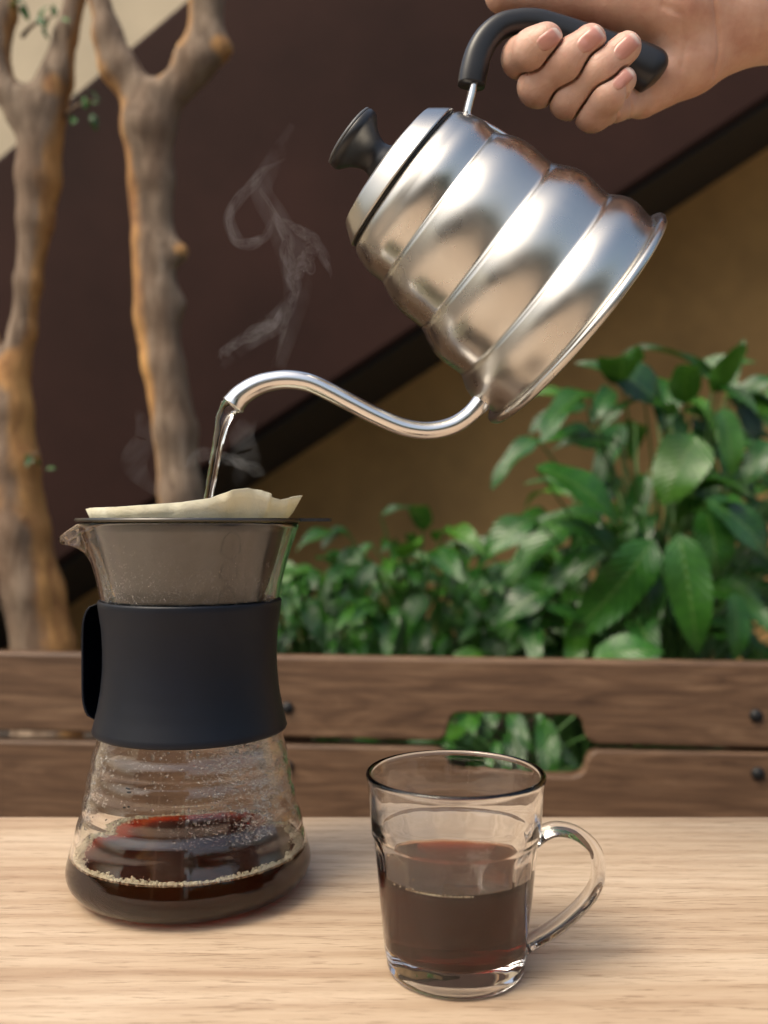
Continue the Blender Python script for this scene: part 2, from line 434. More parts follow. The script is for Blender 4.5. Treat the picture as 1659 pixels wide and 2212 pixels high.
# ------------------------------------------------------------------ bench
be = thing('park_bench', (.1, 1.15, 0), 'brown wooden bench back with two boards and a handle cut-out behind the table', 'bench')
YL, YR = 1.045, .955
def BY(x): return YL+(YR-YL)*(x/1659)
def BP(x, y): # pixel to a point on the bench plane
    d = Vector(((x-CX)/FP, 1, (HY-y)/FP)); a = P(0, HY, YL); b = P(1659, HY, YR)
    n = (b-a).cross(Vector((0, 0, 1))); t = (a-Vector((0, 0, HC))).dot(n)/d.dot(n)
    return Vector((0, 0, HC))+d*t
bn = (P(1659, HY, YR)-P(0, HY, YL)).cross(Vector((0, 0, 1))).normalized()
if bn.y < 0: bn = -bn
def arc(cx_, cy_, r, a0, a1, n=6): return [(cx_+r*cos(radians(a0+(a1-a0)*i/n)), cy_+r*sin(radians(a0+(a1-a0)*i/n))) for i in range(n+1)]
ytl, ytr = 1410, 1433
L = lambda a, b, x: a+(b-a)*x/1659
upper = [(-700, L(1410, 1433, -700)), (2400, L(1410, 1433, 2400)), (2400, L(1578, 1617, 2400)), (1292, L(1578, 1617, 1292))]
upper += [(1275, 1602), (1266, 1592), (1262, 1575), (1258, 1560), (1248, 1549), (1232, 1545), (1000, 1540), (982, 1543), (972, 1553), (968, 1570), (962, 1590), (950, 1599)]
upper += [(930, L(1578, 1617, 930)), (-700, L(1578, 1617, -700))]
lower = [(-700, L(1600, 1627, -700)), (930, L(1600, 1627, 930)), (950, 1619), (960, 1627), (966, 1640), (970, 1658), (980, 1668), (998, 1672), (1236, 1678), (1254, 1673), (1263, 1662), (1267, 1645), (1275, 1630), (1290, 1621)]
lower += [(2400, L(1600, 1627, 2400)), (2400, L(1790, 1835, 2400)), (-700, L(1790, 1835, -700))]
for pts in (upper, lower):
    v, f = prism([BP(x, y) for x, y in pts], bn*.022)
    bevel(add('back_slat', mesh('back_slat', v, f, False), M['bench'], be), .003, 3)
for (x, y) in ((621, 1529), (1633, 1546), (621, 1655), (1637, 1671)):
    c = BP(x, y); xa = Vector((bn.y, -bn.x, 0)).normalized(); za = -bn; ya = za.cross(xa)
    v, f = lathe([(0, .005), (.0035, .0046), (.006, .003), (.0068, .0008), (.0068, -.002), (0, -.002)], 24, c, xa, ya, za)
    add('bolt', mesh('bolt', v, f), M['bolt'], be)
for x in (621, 1635):
    c = BP(x, 1600)+bn*.023; xa = Vector((bn.y, -bn.x, 0)).normalized()
    q = [c+xa*.022, c-xa*.022, c-xa*.022+bn*.03, c+xa*.022+bn*.03]
    lo = [Vector((p.x, p.y, 0)) for p in q]
    v, f = prism(lo, Vector((0, 0, BP(x, 1440).z-.02)))
    add('post', mesh('post', v, f, False), M['bench'], be)
for k in range(3):
    a, b = BP(-700, 1700), BP(2400, 1700); off = -bn*(.10+.11*k)
    q = [Vector((p.x, p.y, .42))+off for p in (a, b)]; q = [q[0], q[1], q[1]-bn*.095, q[0]-bn*.095]
    v, f = prism(q, Vector((0, 0, .022))); bevel(add('seat_slat', mesh('seat_slat', v, f, False), M['bench'], be), .003)
for x in (621, 1635):
    c = BP(x, 1700); c.z = 0; xa = Vector((bn.y, -bn.x, 0)).normalized(); c = c-bn*.40
    q = [c+xa*.022, c-xa*.022, c-xa*.022+bn*.045, c+xa*.022+bn*.045]
    v, f = prism(q, Vector((0, 0, .418))); add('leg', mesh('leg', v, f, False), M['bench'], be)
    q = [c+xa*.020+bn*.046, c-xa*.020+bn*.046, c-xa*.020+bn*.42, c+xa*.020+bn*.42]
    v, f = prism([p+Vector((0, 0, .365)) for p in q], Vector((0, 0, .05))); add('seat_rail', mesh('seat_rail', v, f, False), M['bench'], be)

# ------------------------------------------------------------------ trees
def vnoise(pts, scale, seed):
    """cheap smooth noise from summed sines"""
    r = np.random.default_rng(seed); out = np.zeros(len(pts))
    for i in range(9):
        k = r.normal(size=3); k /= np.linalg.norm(k); k *= scale*(.5+r.random()*1.5); out += np.sin(pts@k+r.random()*6.28)
    return out/9
def tree(name, chains, Y, label, base, h=.0085, seed=1, cuts=(), orange_side=-1):
    """chains of (x, y, r) in picture units at distance Y (+dy)"""
    px = Y/FP
    C = [[(np.array(P(x, y, Y+dy)), r*px) for (x, y, r, dy) in ch] for ch in chains]
    allp = np.array([p for ch in C for p, r in ch]); R = max(r for ch in C for p, r in ch)+.03
    G = grid(allp.min(0)-R, allp.max(0)+R, h); F = None
    for ch in C:
        Fc = None
        for (a, ra), (b, rb) in zip(ch, ch[1:]):
            d = cone_sdf(G, a, b, ra, rb); Fc = d if Fc is None else smin(Fc, d, .012)
        F = Fc if F is None else smin(F, Fc, .03)
    sh = F.shape; g = G.reshape(-1, 3)
    near = np.abs(F.ravel()) < .03
    add_ = np.zeros(len(g)); gn = g[near].astype(float)*np.array([1, 1, .45])
    add_[near] = vnoise(gn, 42, seed)*.010+vnoise(gn, 110, seed+1)*.004
    F = F+add_.reshape(sh)
    V, Q = surface_nets(F, G[0, 0, 0], h)
    root = thing(name, tuple(base), label, 'tree', 'small trees behind the bench')
    me = mesh('trunk', V, Q)
    # orange strip along one side of the limbs
    cen = np.zeros(len(V)); best = np.full(len(V), 9.)
    for ch in C:
        for (a, ra), (b, rb) in zip(ch, ch[1:]):
            d = b-a; t = np.clip(((V-a)@d)/(d@d), 0, 1); c = a+t[:, None]*d; q = V-c; dist = np.linalg.norm(q, axis=1); rad = ra+(rb-ra)*t
            s = dist-rad; m = s < best; best[m] = s[m]; cen[m] = (q[:, 0]/np.maximum(dist, 1e-6))[m]
    side = orange_side(V) if callable(orange_side) else orange_side
    val = np.clip((cen*side-.12)*1.15, 0, .85)
    for (x, y, r) in cuts:
        c = np.array(P(x, y, Y)); dd = np.linalg.norm((V-c)[:, [0, 2]], axis=1); val = np.maximum(val, np.clip(1.6-dd/(r*px), 0, 1))
    at = me.attributes.new('orange_tone', 'FLOAT', 'POINT'); at.data.foreach_set('value', val.astype(np.float32))
    add('trunk', me, M['bark'], root)
    return root
t1 = tree('tree', [
    [(120, 2050, 80, 0), (105, 1600, 72, 0), (92, 1400, 64, 0), (68, 1280, 66, 0), (45, 1150, 66, 0), (28, 1010, 56, 0), (14, 890, 46, 0), (26, 790, 36, 0), (48, 715, 30, 0), (62, 610, 33, 0), (76, 480, 40, 0), (84, 390, 44, 0), (98, 240, 44, 0), (126, 175, 34, 0), (143, 80, 24, 0), (165, -10, 21, 0), (185, -200, 18, 0)],
    [(14, 890, 42, 0), (-12, 790, 32, .02), (-40, 700, 28, .05), (-90, 560, 25, .1), (-130, 300, 22, .14), (-150, -200, 18, .18)],
    [(90, 300, 20, 0), (40, 255, 15, -.01), (12, 200, 16, -.02), (-8, 110, 20, -.02), (12, 30, 22, -.02), (20, -120, 18, -.02)]],
    1.55, 'gnarled grey-brown tree trunk with orange patches at the left edge', P(120, HY+HC/1.55*FP, 1.55), seed=3, cuts=((40, 800, 40), (130, 200, 28)), orange_side=1)
t2 = tree('tree', [
    [(455, 2250, 70, 0), (430, 1700, 56, 0), (405, 1300, 50, 0), (388, 1060, 48, 0), (380, 934, 48, 0), (354, 790, 47, 0), (346, 680, 46, 0), (332, 520, 43, 0), (328, 390, 45, 0), (322, 280, 50, 0), (310, 215, 42, 0), (264, 150, 38, 0), (232, 75, 33, 0), (214, 0, 26, 0), (205, -200, 22, 0)],
    [(325, 260, 44, 0), (378, 195, 33, 0), (425, 135, 38, 0), (449, 80, 34, 0), (450, 0, 33, 0), (455, -200, 29, 0)],
    [(420, 145, 26, 0), (468, 115, 24, -.005), (482, 108, 22, -.005)],
    [(345, 555, 24, 0), (384, 548, 17, -.01), (393, 546, 15, -.01)],
    [(355, 640, 30, 0), (392, 655, 12, 0)]],
    1.50, 'forked grey-brown tree trunk with pruned stubs behind the glass server', P(455, HY+HC/1.5*FP, 1.5), seed=11, cuts=((397, 546, 20), (484, 112, 26)), orange_side=-1)

# ------------------------------------------------------------------ leaves
def leaf_mesh(arch, width, wob, fold, seed, NL=11, NW=4):
    r = random.Random(seed); v, f, uv = [], [], []
    ang, x, z = .35*arch, 0, 0
    xs = [(0, 0, ang)]
    for i in range(NL):
        ang -= arch*1.25/NL; x += cos(ang)/NL; z += sin(ang)/NL; xs.append((x, z, ang))
    ph = r.random()*6
    for i, (x, z, a) in enumerate(xs):
        t = i/NL; w = width*.5*(max(t, 0.0)**.6)*((1-t)**.95)*2.25*(1.0+.06*sin(7*t+ph))
        for j in range(NW+1):
            s = -1+2*j/NW
            up = fold*abs(s)*w+wob*w*sin(9*t+ph+s*1.5)*abs(s)
            v.append((x-sin(a)*up, s*w, z+cos(a)*up)); uv.append((t, (s+1)/2))
    for i in range(NL):
        for j in range(NW):
            a = i*(NW+1)+j; f.append((a, a+NW+1, a+NW+2, a+1))
    me = mesh('leaf', v, f, True, uv); me.materials.append(M['leaf']); return me
LEAVES = [leaf_mesh(.5, .36, .25, .35, 1), leaf_mesh(.9, .40, .3, .25, 2), leaf_mesh(1.3, .34, .3, .4, 3), leaf_mesh(.7, .46, .25, .2, 4), leaf_mesh(1.1, .30, .35, .3, 5)]
def stalk(a, b, r):
    a, b = Vector(a), Vector(b); m = a.lerp(b, .5); m.z += .25*(b-a).length*.6; m = m*.6+Vector((a.x*.5+b.x*.5, a.y*.5+b.y*.5, m.z))*.4
    pts = spline([a, Vector((a.x*.75+b.x*.25, a.y*.75+b.y*.25, a.z*.4+b.z*.6)), b], 6)
    return sweep(pts, [r*1.4, r*1.3, r*1.2, r*1.1, r, r*.8], [r*1.4, r*1.3, r*1.2, r*1.1, r, r*.8], (.3, -1, .1), 5, False)
def place_leaf(root, B, T, nrm, k, wscale=1.0, stem_from=None):
    B, T = Vector(B), Vector(T); L_ = (T-B).length; X = (T-B).normalized(); N = Vector(nrm); N = (N-X*N.dot(X)).normalized(); Yv = N.cross(X)
    o = bpy.data.objects.new('leaf', LEAVES[k % len(LEAVES)]); COL.link(o)
    mat = Matrix(((X.x, Yv.x, N.x, B.x), (X.y, Yv.y, N.y, B.y), (X.z, Yv.z, N.z, B.z), (0, 0, 0, 1)))
    loc = ROOTM[root.name].inverted() @ mat @ Matrix.Diagonal((L_, L_*wscale, L_, 1))
    o.parent = root; o.matrix_basis = loc
    if stem_from is not None:
        v, f = stalk(stem_from, B+X*.01*L_, .0022); add('stem', mesh('stem', v, f), M['stem'], root)
def plant(base, label, group='broad-leaved plants in the planter'):
    return thing('plant', base, label, 'plant', group)
def fill(root, base, n, cxy, spread, Yr, Lr, seed, keep=None):
    """random leaves around a crown given in picture units"""
    r = random.Random(seed)
    for i in range(n):
        for _ in range(40):
            x = cxy[0]+r.gauss(0, .5)*spread[0]; y = cxy[1]+r.uniform(-1, 1)*spread[1]
            if keep is None or keep(x, y): break
        Yd = r.uniform(*Yr); B = P(x, y, Yd); out = Vector((B.x-base[0], (B.y-base[1])*.6-.10, 0)); out = out.normalized() if out.length > .01 else Vector((0, -1, 0))
        a = r.uniform(-.5, .5); out = Vector((out.x*cos(a)-out.y*sin(a), out.x*sin(a)+out.y*cos(a), 0))
        d = (out*r.uniform(.5, 1.0)+Vector((0, 0, r.uniform(-.9, .45)))).normalized()
        L_ = r.uniform(*Lr); nrm = Vector((r.gauss(0, .25), -.55+r.gauss(0, .25), .9))
        place_leaf(root, B, B+d*L_, nrm, r.randrange(5), r.uniform(.85, 1.2), (base[0]+r.gauss(0, .03), base[1]+r.gauss(0, .03), .42))

bA = (P(1450, 1400, 1.65).x, 1.70, .42)
pA = plant(bA, 'tall glossy broad-leaved plant at the right, under the kettle base')
YA = 1.55
big = [ # base, tip, width scale, leaf kind, normal, depth
    ((1500, 950), (1432, 1075), 1.75, 3, (-.1, -.8, .6), 1.50), ((1562, 890), (1592, 1020), 1.25, 0, (.1, -.8, .6), 1.50),
    ((1170, 1015), (1365, 1105), 1.1, 3, (.1, -.6, .8), 1.52), ((1425, 880), (1278, 745), 1.1, 1, (.3, -.75, .5), 1.58),
    ((1470, 1170), (1512, 1405), 1.15, 0, (-.2, -.95, .2), 1.44), ((1528, 1110), (1560, 1250), 1.4, 3, (0, -.8, .5), 1.48),
    ((1400, 1180), (1240, 1390), 1.0, 1, (.4, -.7, .5), 1.50), ((1535, 1085), (1690, 1190), 1.1, 3, (-.1, -.7, .7), 1.46),
    ((1395, 1190), (1408, 1380), .9, 0, (.3, -.9, .3), 1.52), ((1290, 1425), (1425, 1385), 1.5, 3, (0, -.6, .8), 1.42),
    ((1530, 830), (1380, 695), .35, 2, (.3, -.7, .5), 1.72), ((1556, 840), (1612, 738), 1.0, 0, (.2, -.8, .3), 1.62),
    ((1385, 865), (1276, 912), .7, 4, (0, -.6, .8), 1.56), ((1150, 1125), (1018, 1200), 1.1, 1, (-.2, -.7, .7), 1.60),
    ((1590, 860), (1680, 800), 1.2, 3, (0, -.6, .8), 1.58), ((1585, 1290), (1600, 1425), 1.2, 0, (.2, -.9, .3), 1.48),
    ((1440, 880), (1490, 960), 1.0, 1, (.1, -.7, .6), 1.6), ((1330, 960), (1195, 930), .7, 4, (0, -.6, .8), 1.64),
    ((1180, 1280), (1060, 1335), 1.3, 1, (0, -.6, .8), 1.58), ((1660, 960), (1610, 1040), 1.2, 3, (.1, -.7, .7), 1.5),
    ((1290, 1130), (1130, 1100), 1.0, 2, (0, -.5, .8), 1.6), ((1250, 1200), (1170, 1290), 1.0, 0, (.1, -.8, .5), 1.6)]
for (b, t, w, k, nrm, Yd) in big:
    mid_ = ((b[0]+t[0])/2, (b[1]+t[1])/2); b, t = [tuple(m+(q-m)*1.15 for m, q in zip(mid_, e)) for e in (b, t)]
    place_leaf(pA, P(*b, Yd), P(*t, Yd-.03), nrm, k, w*1.1, (bA[0]+random.gauss(0, .04), bA[1]+random.gauss(0, .04), .42))
edge = lambda x, y: y > 700+max(0, (1330-x))*.9 and y > 730
fill(pA, bA, 120, (1490, 1150), (330, 340), (1.56, 2.0), (.12, .20), 5, edge)
bB = (P(1250, 1400, 1.75).x, 1.78, .42)
pB = plant(bB, 'dark leafy plant between the tall right plant and the low clump')
fill(pB, bB, 74, (1200, 1330), (280, 170), (1.60, 1.95), (.11, .17), 9, lambda x, y: y > 1130+max(0, 1150-x)*.6)
bC = (P(900, 1400, 1.85).x, 1.85, .42)
pC = plant(bC, 'low leafy plant in the middle, left of the tall plants')
fill(pC, bC, 84, (870, 1290), (250, 150), (1.62, 1.98), (.08, .14), 13, lambda x, y: y > 1120+abs(x-850)*.25)
place_leaf(pC, P(822, 1115, 1.8), P(898, 1078, 1.78), (0, -.6, .8), 4, .9, (bC[0], bC[1], .42))
place_leaf(pC, P(745, 1140, 1.8), P(690, 1175, 1.76), (0, -.6, .8), 3, 1, (bC[0], bC[1], .42))
bD = (P(690, 1400, 1.8).x, 1.80, .42)
pD = plant(bD, 'low leafy plant beside the glass server, leftmost in the planter')
fill(pD, bD, 52, (680, 1330), (160, 110), (1.62, 1.9), (.07, .12), 17, lambda x, y: y > 1160)
bF = (P(1430, 1400, 2.1).x, 2.12, .42)
pF = plant(bF, 'shaded leafy plant farthest back at the right, behind the tall plant')
fill(pF, bF, 80, (1420, 1260), (480, 200), (1.95, 2.28), (.14, .22), 41, lambda x, y: y > 1040+max(0, 1250-x)*.8)
bG = (P(850, 1400, 2.1).x, 2.15, .42)
pG = plant(bG, 'shaded low plant farthest back in the middle of the planter')
fill(pG, bG, 70, (830, 1340), (380, 120), (2.0, 2.28), (.10, .17), 43, lambda x, y: y > 1190)
# low growth seen through the gap and the cut-out of the bench
bE = (P(1120, 1600, 1.5).x, 1.52, .42)
pE = plant(bE, 'short leafy plant seen through the cut-out of the bench back')
fill(pE, bE, 44, (1080, 1600), (260, 120), (1.38, 1.6), (.07, .13), 21)
# small shoots on the left tree
for (x, y, n, sd_) in ((185, 225, 9, 31), (72, 985, 4, 32), (100, 45, 6, 33), (45, 20, 4, 34)):
    r = random.Random(sd_)
    tw = spline([P(x-52, y+34, 1.55), P(x-25, y+6, 1.53), P(x+14, y-8, 1.52)], 6); v, f = sweep(tw, [.004, .0035, .003, .0025, .002, .0014], [.004, .0035, .003, .0025, .002, .0014], (0, 1, 0), 6)
    add('twig', mesh('twig', v, f), M['bark'], t1)
    for i in range(n):
        B = P(x+r.gauss(0, 14), y+r.gauss(0, 16), 1.52); d = Vector((r.gauss(.3, .5), r.gauss(-.2, .4), r.gauss(0, .6))).normalized()
        place_leaf(t1, B, B+d*r.uniform(.018, .03), (r.gauss(0, .4), -.6, .7), r.randrange(5), 1.5)

def wet_split(inner, zl):
    """inner: profile of (r, z) from the floor centre upwards -> (part under the liquid level, part above), sharing a ring"""
    for i in range(len(inner)-1):
        (r0, z0), (r1, z1) = inner[i], inner[i+1]
        if z0 < zl <= z1 and r0 > .01:
            u = (zl-z0)/(z1-z0); q = (r0+(r1-r0)*u, zl); return inner[:i+1]+[q], [q]+inner[i+1:]
def liquid(wet, seg, origin, mod=None):
    rl_, zl_ = wet[-1]
    topp = [(rl_-.0004, zl_-.00045), (rl_-.0011, zl_-.00075), (rl_-.003, zl_-.0009), (0, zl_-.0009)]
    v, f = lathe(wet+topp, seg, origin, mod=mod); me = mesh('coffee', v, f)
    at = me.attributes.new('wet', 'FLOAT', 'FACE'); nw = seg*(len(wet)-1); at.data.foreach_set('value', [1.0]*nw+[0.0]*(len(f)-nw))
    return me, rl_

# ================================================================== glass server
YC = .4506; CC = Vector(((413-CX)/FP*YC, YC, ZT)); pc = YC/FP
def cz(y): return (1910.0-y)*pc
def interp(tab, y):
    tab = sorted(tab); ys = [a for a, b in tab]; return float(np.interp(y, ys, [b for a, b in tab]))
OUT = [(1575, 194), (1613, 201), (1645, 208), (1690, 217), (1735, 225), (1785, 240), (1820, 251), (1845, 257)]
UPR = [(1132, 233), (1150, 227), (1190, 213), (1240, 199), (1305, 185), (1380, 177), (1430, 176), (1500, 181), (1575, 194)]
def r_out(y):
    if y < 1575: return float(np.interp(y, [a for a, b in UPR], [b for a, b in UPR]))
    r = interp(OUT, y)
    for a, b in ((1600, 1645), (1645, 1690), (1690, 1737), (1737, 1787)):
        if a <= y <= b: r += 3.0*sin(pi*(y-a)/(b-a))**.8
    return r
prof_o = [(0, 1909.6), (150, 1909.6), (192, 1908.5), (222, 1902), (242, 1890), (254, 1874), (258, 1858)]+[(r_out(y), y) for y in np.arange(1845, 1131, -7.5)]
TH = 2.0e-3/pc
prof_i = [(max(r-TH, 0), y) for r, y in prof_o if y < 1880 and r > 200 or y < 1845]
prof_i = [(0, 1909.6-TH), (150, 1909.6-TH), (190, 1909-TH), (216, 1902-TH), (234, 1890-TH*.8), (246, 1872)]+prof_i[1:]
rim = [(prof_o[-1][0]-TH*.25, prof_o[-1][1]-4), (prof_o[-1][0]-TH*.75, prof_o[-1][1]-4)]
ZL = .0206
wetC, dryC = wet_split([(r*pc, cz(y)) for r, y in prof_i], ZL)
full = [(r*pc, cz(y)) for r, y in prof_o+rim]+list(reversed(dryC))
def lip(r, z, a):
    y = 1910-z/pc; w = exp(-((a-pi)/.25)**2); wz = max(0, min(1, (1228-y)/94)); wz = wz*wz*(3-2*wz)
    return r+52*pc*w*wz, z-34*pc*w*wz**3
cf = thing('coffee_server', tuple(CC), 'glass coffee server with navy silicone sleeve, ribbed round base and pouring lip', 'coffee server')
v, f = lathe(full, 144, CC, mod=lip)
add('glass_body', mesh('glass_body', v, f), M['glass'], cf)
# sleeve
SL = [(1298, 190), (1310, 188.5), (1355, 182), (1400, 179.5), (1440, 180), (1485, 184), (1525, 191), (1558, 199), (1567, 201.5)]
ys = np.linspace(1298, 1567, 26); so_ = [(interp(SL, y)+4.5, y) for y in ys]; si_ = [(interp(SL, y)-4.5, y) for y in ys]
loop = so_+[(interp(SL, 1567)+3, 1571), (interp(SL, 1567)-3, 1571)]+list(reversed(si_))+[(interp(SL, 1298)-3, 1294), (interp(SL, 1298)+3, 1294)]
v, f = lathe([(r*pc, cz(y)) for r, y in loop], 128, CC, closed=True)
slv = add('sleeve', mesh('sleeve', v, f), M['rubber'], cf)
# grip tab of the sleeve: a curved wing that leaves the band at the back and stands off at the left
v, f = [], []; NU, NV = 18, 28
PLAN = [(-130, 132), (-172, 116), (-205, 84), (-224, 40), (-229, -6), (-225, -30)]
for side in (0, 1):
    pl_ = spline(PLAN, NU+1)
    for i in range(NU+1):
        t_ = pl_[min(i+1, NU)]-pl_[max(i-1, 0)]; t_ = t_/np.linalg.norm(t_); nn = np.array([-t_[1], t_[0]])*(2.6 if side == 0 else -2.6)
        for j in range(NV+1):
            w_ = j/NV; bul = max(0.0, 1-abs(2*w_-1)**6)**.5
            yy = 1300+(1550-1300)*w_
            q = pl_[i]; rq = np.linalg.norm(q); rb_ = interp(SL, yy)+2
            q2 = q*(1+((rb_/rq)-1)*(1-bul)); q2 = q2+nn
            v.append(CC+Vector((q2[0]*pc, q2[1]*pc, cz(yy))))
def gi(s, i, j): return s*(NU+1)*(NV+1)+i*(NV+1)+j
for i in range(NU):
    for j in range(NV):
        f.append((gi(0, i, j), gi(0, i+1, j), gi(0, i+1, j+1), gi(0, i, j+1))); f.append((gi(1, i, j), gi(1, i, j+1), gi(1, i+1, j+1), gi(1, i+1, j)))
for i in range(NU):
    f.append((gi(0, i, 0), gi(1, i, 0), gi(1, i+1, 0), gi(0, i+1, 0))); f.append((gi(0, i, NV), gi(0, i+1, NV), gi(1, i+1, NV), gi(1, i, NV)))
for j in range(NV):
    f.append((gi(0, 0, j), gi(0, 0, j+1), gi(1, 0, j+1), gi(1, 0, j))); f.append((gi(0, NU, j), gi(1, NU, j), gi(1, NU, j+1), gi(0, NU, j+1)))
add('grip_tab', mesh('grip_tab', v, f), M['rubber'], slv)

# coffee in the server
me, rl = liquid(wetC, 144, CC, lip); ZL -= .0009
cof = add('coffee', me, M['coffee2'], label='dark coffee pooled in the base of the glass server', cat='coffee')
ICO = None
def ico(sub):
    import bmesh
    bm = bmesh.new(); bmesh.ops.create_icosphere(bm, subdivisions=sub, radius=1); bm.verts.ensure_lookup_table()
    v = np.array([q.co[:] for q in bm.verts]); f = np.array([[q.index for q in p.verts] for p in bm.faces]); bm.free(); return v, f
IV, IF = ico(2); IV1, IF1 = ico(1)
def blobs(items, hi=True):
    """items: (centre, radius) or (centre, (rx,ry,rz)) -> one mesh of little balls"""
    bv, bf = (IV, IF) if hi else (IV1, IF1); V, Q = [], []
    for k, (c, r) in enumerate(items): V.append(bv*np.array(r)+np.array(c)); Q.append(bf+k*len(bv))
    return np.concatenate(V), np.concatenate(Q)
items = []; r_ = random.Random(4)
for k in range(6500):
    a = r_.uniform(0, 2*pi)
    front = .5+.5*cos(a+pi/2)            # 1 towards the camera
    left = .5+.5*cos(a-pi*1.12)
    dens = .34+.8*front**1.5+.5*left**3
    if r_.random() > dens: continue
    clump = .5+.5*sin(5*a+1.3)*sin(11*a)
    depth = abs(r_.gauss(0, 1))*(.0009+.0022*front*clump+.0022*(1-front)*(.5+.5*sin(3*a)))
    rr = rl-.0006-depth; rad = r_.uniform(.00022, .00052) if r_.random() < .9 else r_.uniform(.0005, .0011)
    items.append(((CC.x+rr*cos(a), CC.y+rr*sin(a), CC.z+ZL+rad*.35+r_.random()*.0007*(1-min(1, depth/.003))), rad))
v, f = blobs(items); fm = mesh('foam', v, f); fm.materials.append(M['foam'])
fo = add('foam', fm, None, cof, kind='stuff')
# condensation inside the glass
items = []
def wall_drop(y, a, rad, inset=.15):
    r = (r_out(y)-TH)*pc-rad*inset; items.append(((CC.x+r*cos(a), CC.y+r*sin(a), CC.z+cz(y)), rad))
for k in range(24000):
    a = r_.uniform(0, 2*pi); y = r_.uniform(1575, 1760)
    w = 1.1*exp(-((a-5.42)/.42)**2)+.8*exp(-((a-.8)/.5)**2)+.75*exp(-((a-3.45)/.28)**2)+.06
    if r_.random() < w*(.35+.65*(sin(a*9+y*.03)*.5+.5)): wall_drop(y, a, r_.uniform(.00020, .00048) if r_.random() < .9 else r_.uniform(.0005, .0009))
for k in range(1100):
    a = r_.uniform(pi, 2*pi); y = 1300-abs(r_.gauss(0, 1))*52
    if y > 1165: wall_drop(y, a, r_.uniform(.00018, .00042))
v, f = blobs(items, False); dm = mesh('condensation', v, f); dm.materials.append(M['drop'])
add('condensation', dm, None, cf, kind='stuff')
# worn volume marks printed on the back of the glass
def mark(y, a0, strokes):
    V, Q = [], []
    for (u0, w0, u1, w1) in strokes:
        n = 4
        for i in range(n+1):
            t = i/n; u = u0+(u1-u0)*t; w = w0+(w1-w0)*t
            dx, dy = (w1-w0), -(u1-u0); m = max((dx*dx+dy*dy)**.5, 1e-6); dx *= 1.6/m; dy *= 1.6/m
            for s in (-1, 1):
                yy = y+w+s*dy; a = a0+(u+s*dx)/205; r = r_out(yy)*pc+.00012
                V.append(CC+Vector((r*cos(a), r*sin(a), cz(yy))))
        b = len(V)-2*(n+1)
        for i in range(n): Q.append((b+2*i, b+2*i+1, b+2*i+3, b+2*i+2))
    return V, Q
for y, st_ in ((1652, [(-7, -4, 4, -3), (-2, 3, 7, 2)]), (1682, [(-7, 2, -1, 1), (3, -1, 8, -1)])):
    v, f = mark(y, pi*1.5-.40, st_); add('volume_mark', mesh('volume_mark', v, f), M['bolt'], cf)

# filter holder: flat ring with a tab, steel cone
fh = thing('filter_holder', tuple(CC+Vector((0, 0, cz(1134)))), 'thin dark metal filter holder with side tab resting on the glass server rim', 'filter holder')
zr = cz(1127.5)
ring = [(206*pc, zr), (238*pc, zr), (241*pc, zr+.0006), (238*pc, zr+.0017), (206*pc, zr+.0017), (203*pc, zr+.0008)]
v, f = lathe(ring, 96, CC, closed=True); rg = add('ring', mesh('ring', v, f), M['darkmetal'], fh)
tabp = []
for (x, y) in ((234, -30), (285, -22), (300, -14), (304, 0), (300, 14), (285, 22), (234, 30)): tabp.append(CC+Vector((x*pc, y*pc, zr+.0002)))
v, f = prism(tabp, Vector((0, 0, .0016))); add('tab', mesh('tab', v, f, False), M['plastic'], fh)
cone = [(205, 1128.5), (198, 1150), (186, 1200), (152, 1300), (112, 1400), (70, 1500), (30, 1560)]
co = [(r*pc, cz(y)) for r, y in cone]; co2 = [((r-3)*pc, cz(y)) for r, y in cone]
v, f = lathe(co+list(reversed(co2)), 96, CC, closed=True); add('cone', mesh('cone', v, f), M['meshmetal'], fh)

# paper filter
TOPY = [(-pi, 1104), (-2.75, 1100), (-2.5, 1099), (-2.1, 1099), (-1.75, 1095), (-1.45, 1090), (-1.2, 1082), (-1.02, 1066), (-.85, 1061), (-.70, 1064), (-.5, 1078), (-.35, 1082), (-.12, 1074), (0, 1071), (.4, 1084), (1.2, 1090), (2.0, 1088), (2.7, 1098), (pi, 1104)]
v, f, NA, NR = [], [], 360, 24
for k in range(NA):
    a = -pi+2*pi*k/NA; ty = float(np.interp(a, [q[0] for q in TOPY], [q[1] for q in TOPY]))
    crease = exp(-((a+.78)/.10)**2)
    for i in range(NR+1):
        t = i/NR; y = 1520+(ty-1520)*t
        base = 205-(max(y, 1120)-1120)*.345
        if y < 1128: base += (1128-y)*.33+3*sin(6*a+1)*(1128-y)/40
        if abs(a) < .18: base += 12*(1-abs(a)/.18)*max(0, (1150-y)/80)
        if abs(abs(a)-pi) < .16: base += 9*(1-abs(abs(a)-pi)/.16)*max(0, (1150-y)/60)
        base -= 9*crease*max(0, (1140-y)/70)
        base += (1.6*sin(17*a+.6*sin(5*a))+1.1*sin(31*a+2))*t**3+(5*exp(-((a+.60)/.035)**2)+4*exp(-((a+2.62)/.03)**2)+3*exp(-((a+1.05)/.04)**2))*max(0, (1150-y)/60)
        r = min(base, 200+max(0, (1128-y))*1.0) * pc
        v.append(CC+Vector((r*cos(a), r*sin(a), cz(y))))
for k in range(NA):
    k2 = (k+1) % NA
    for i in range(NR): f.append((k*(NR+1)+i, k2*(NR+1)+i, k2*(NR+1)+i+1, k*(NR+1)+i+1))
pf = add('paper_filter', mesh('paper_filter', v, f), M['paper'], label='cream paper coffee filter with wavy edge standing above the server rim', cat='paper filter')
sm = pf.modifiers.new('thick', 'SOLIDIFY'); sm.thickness = .00035

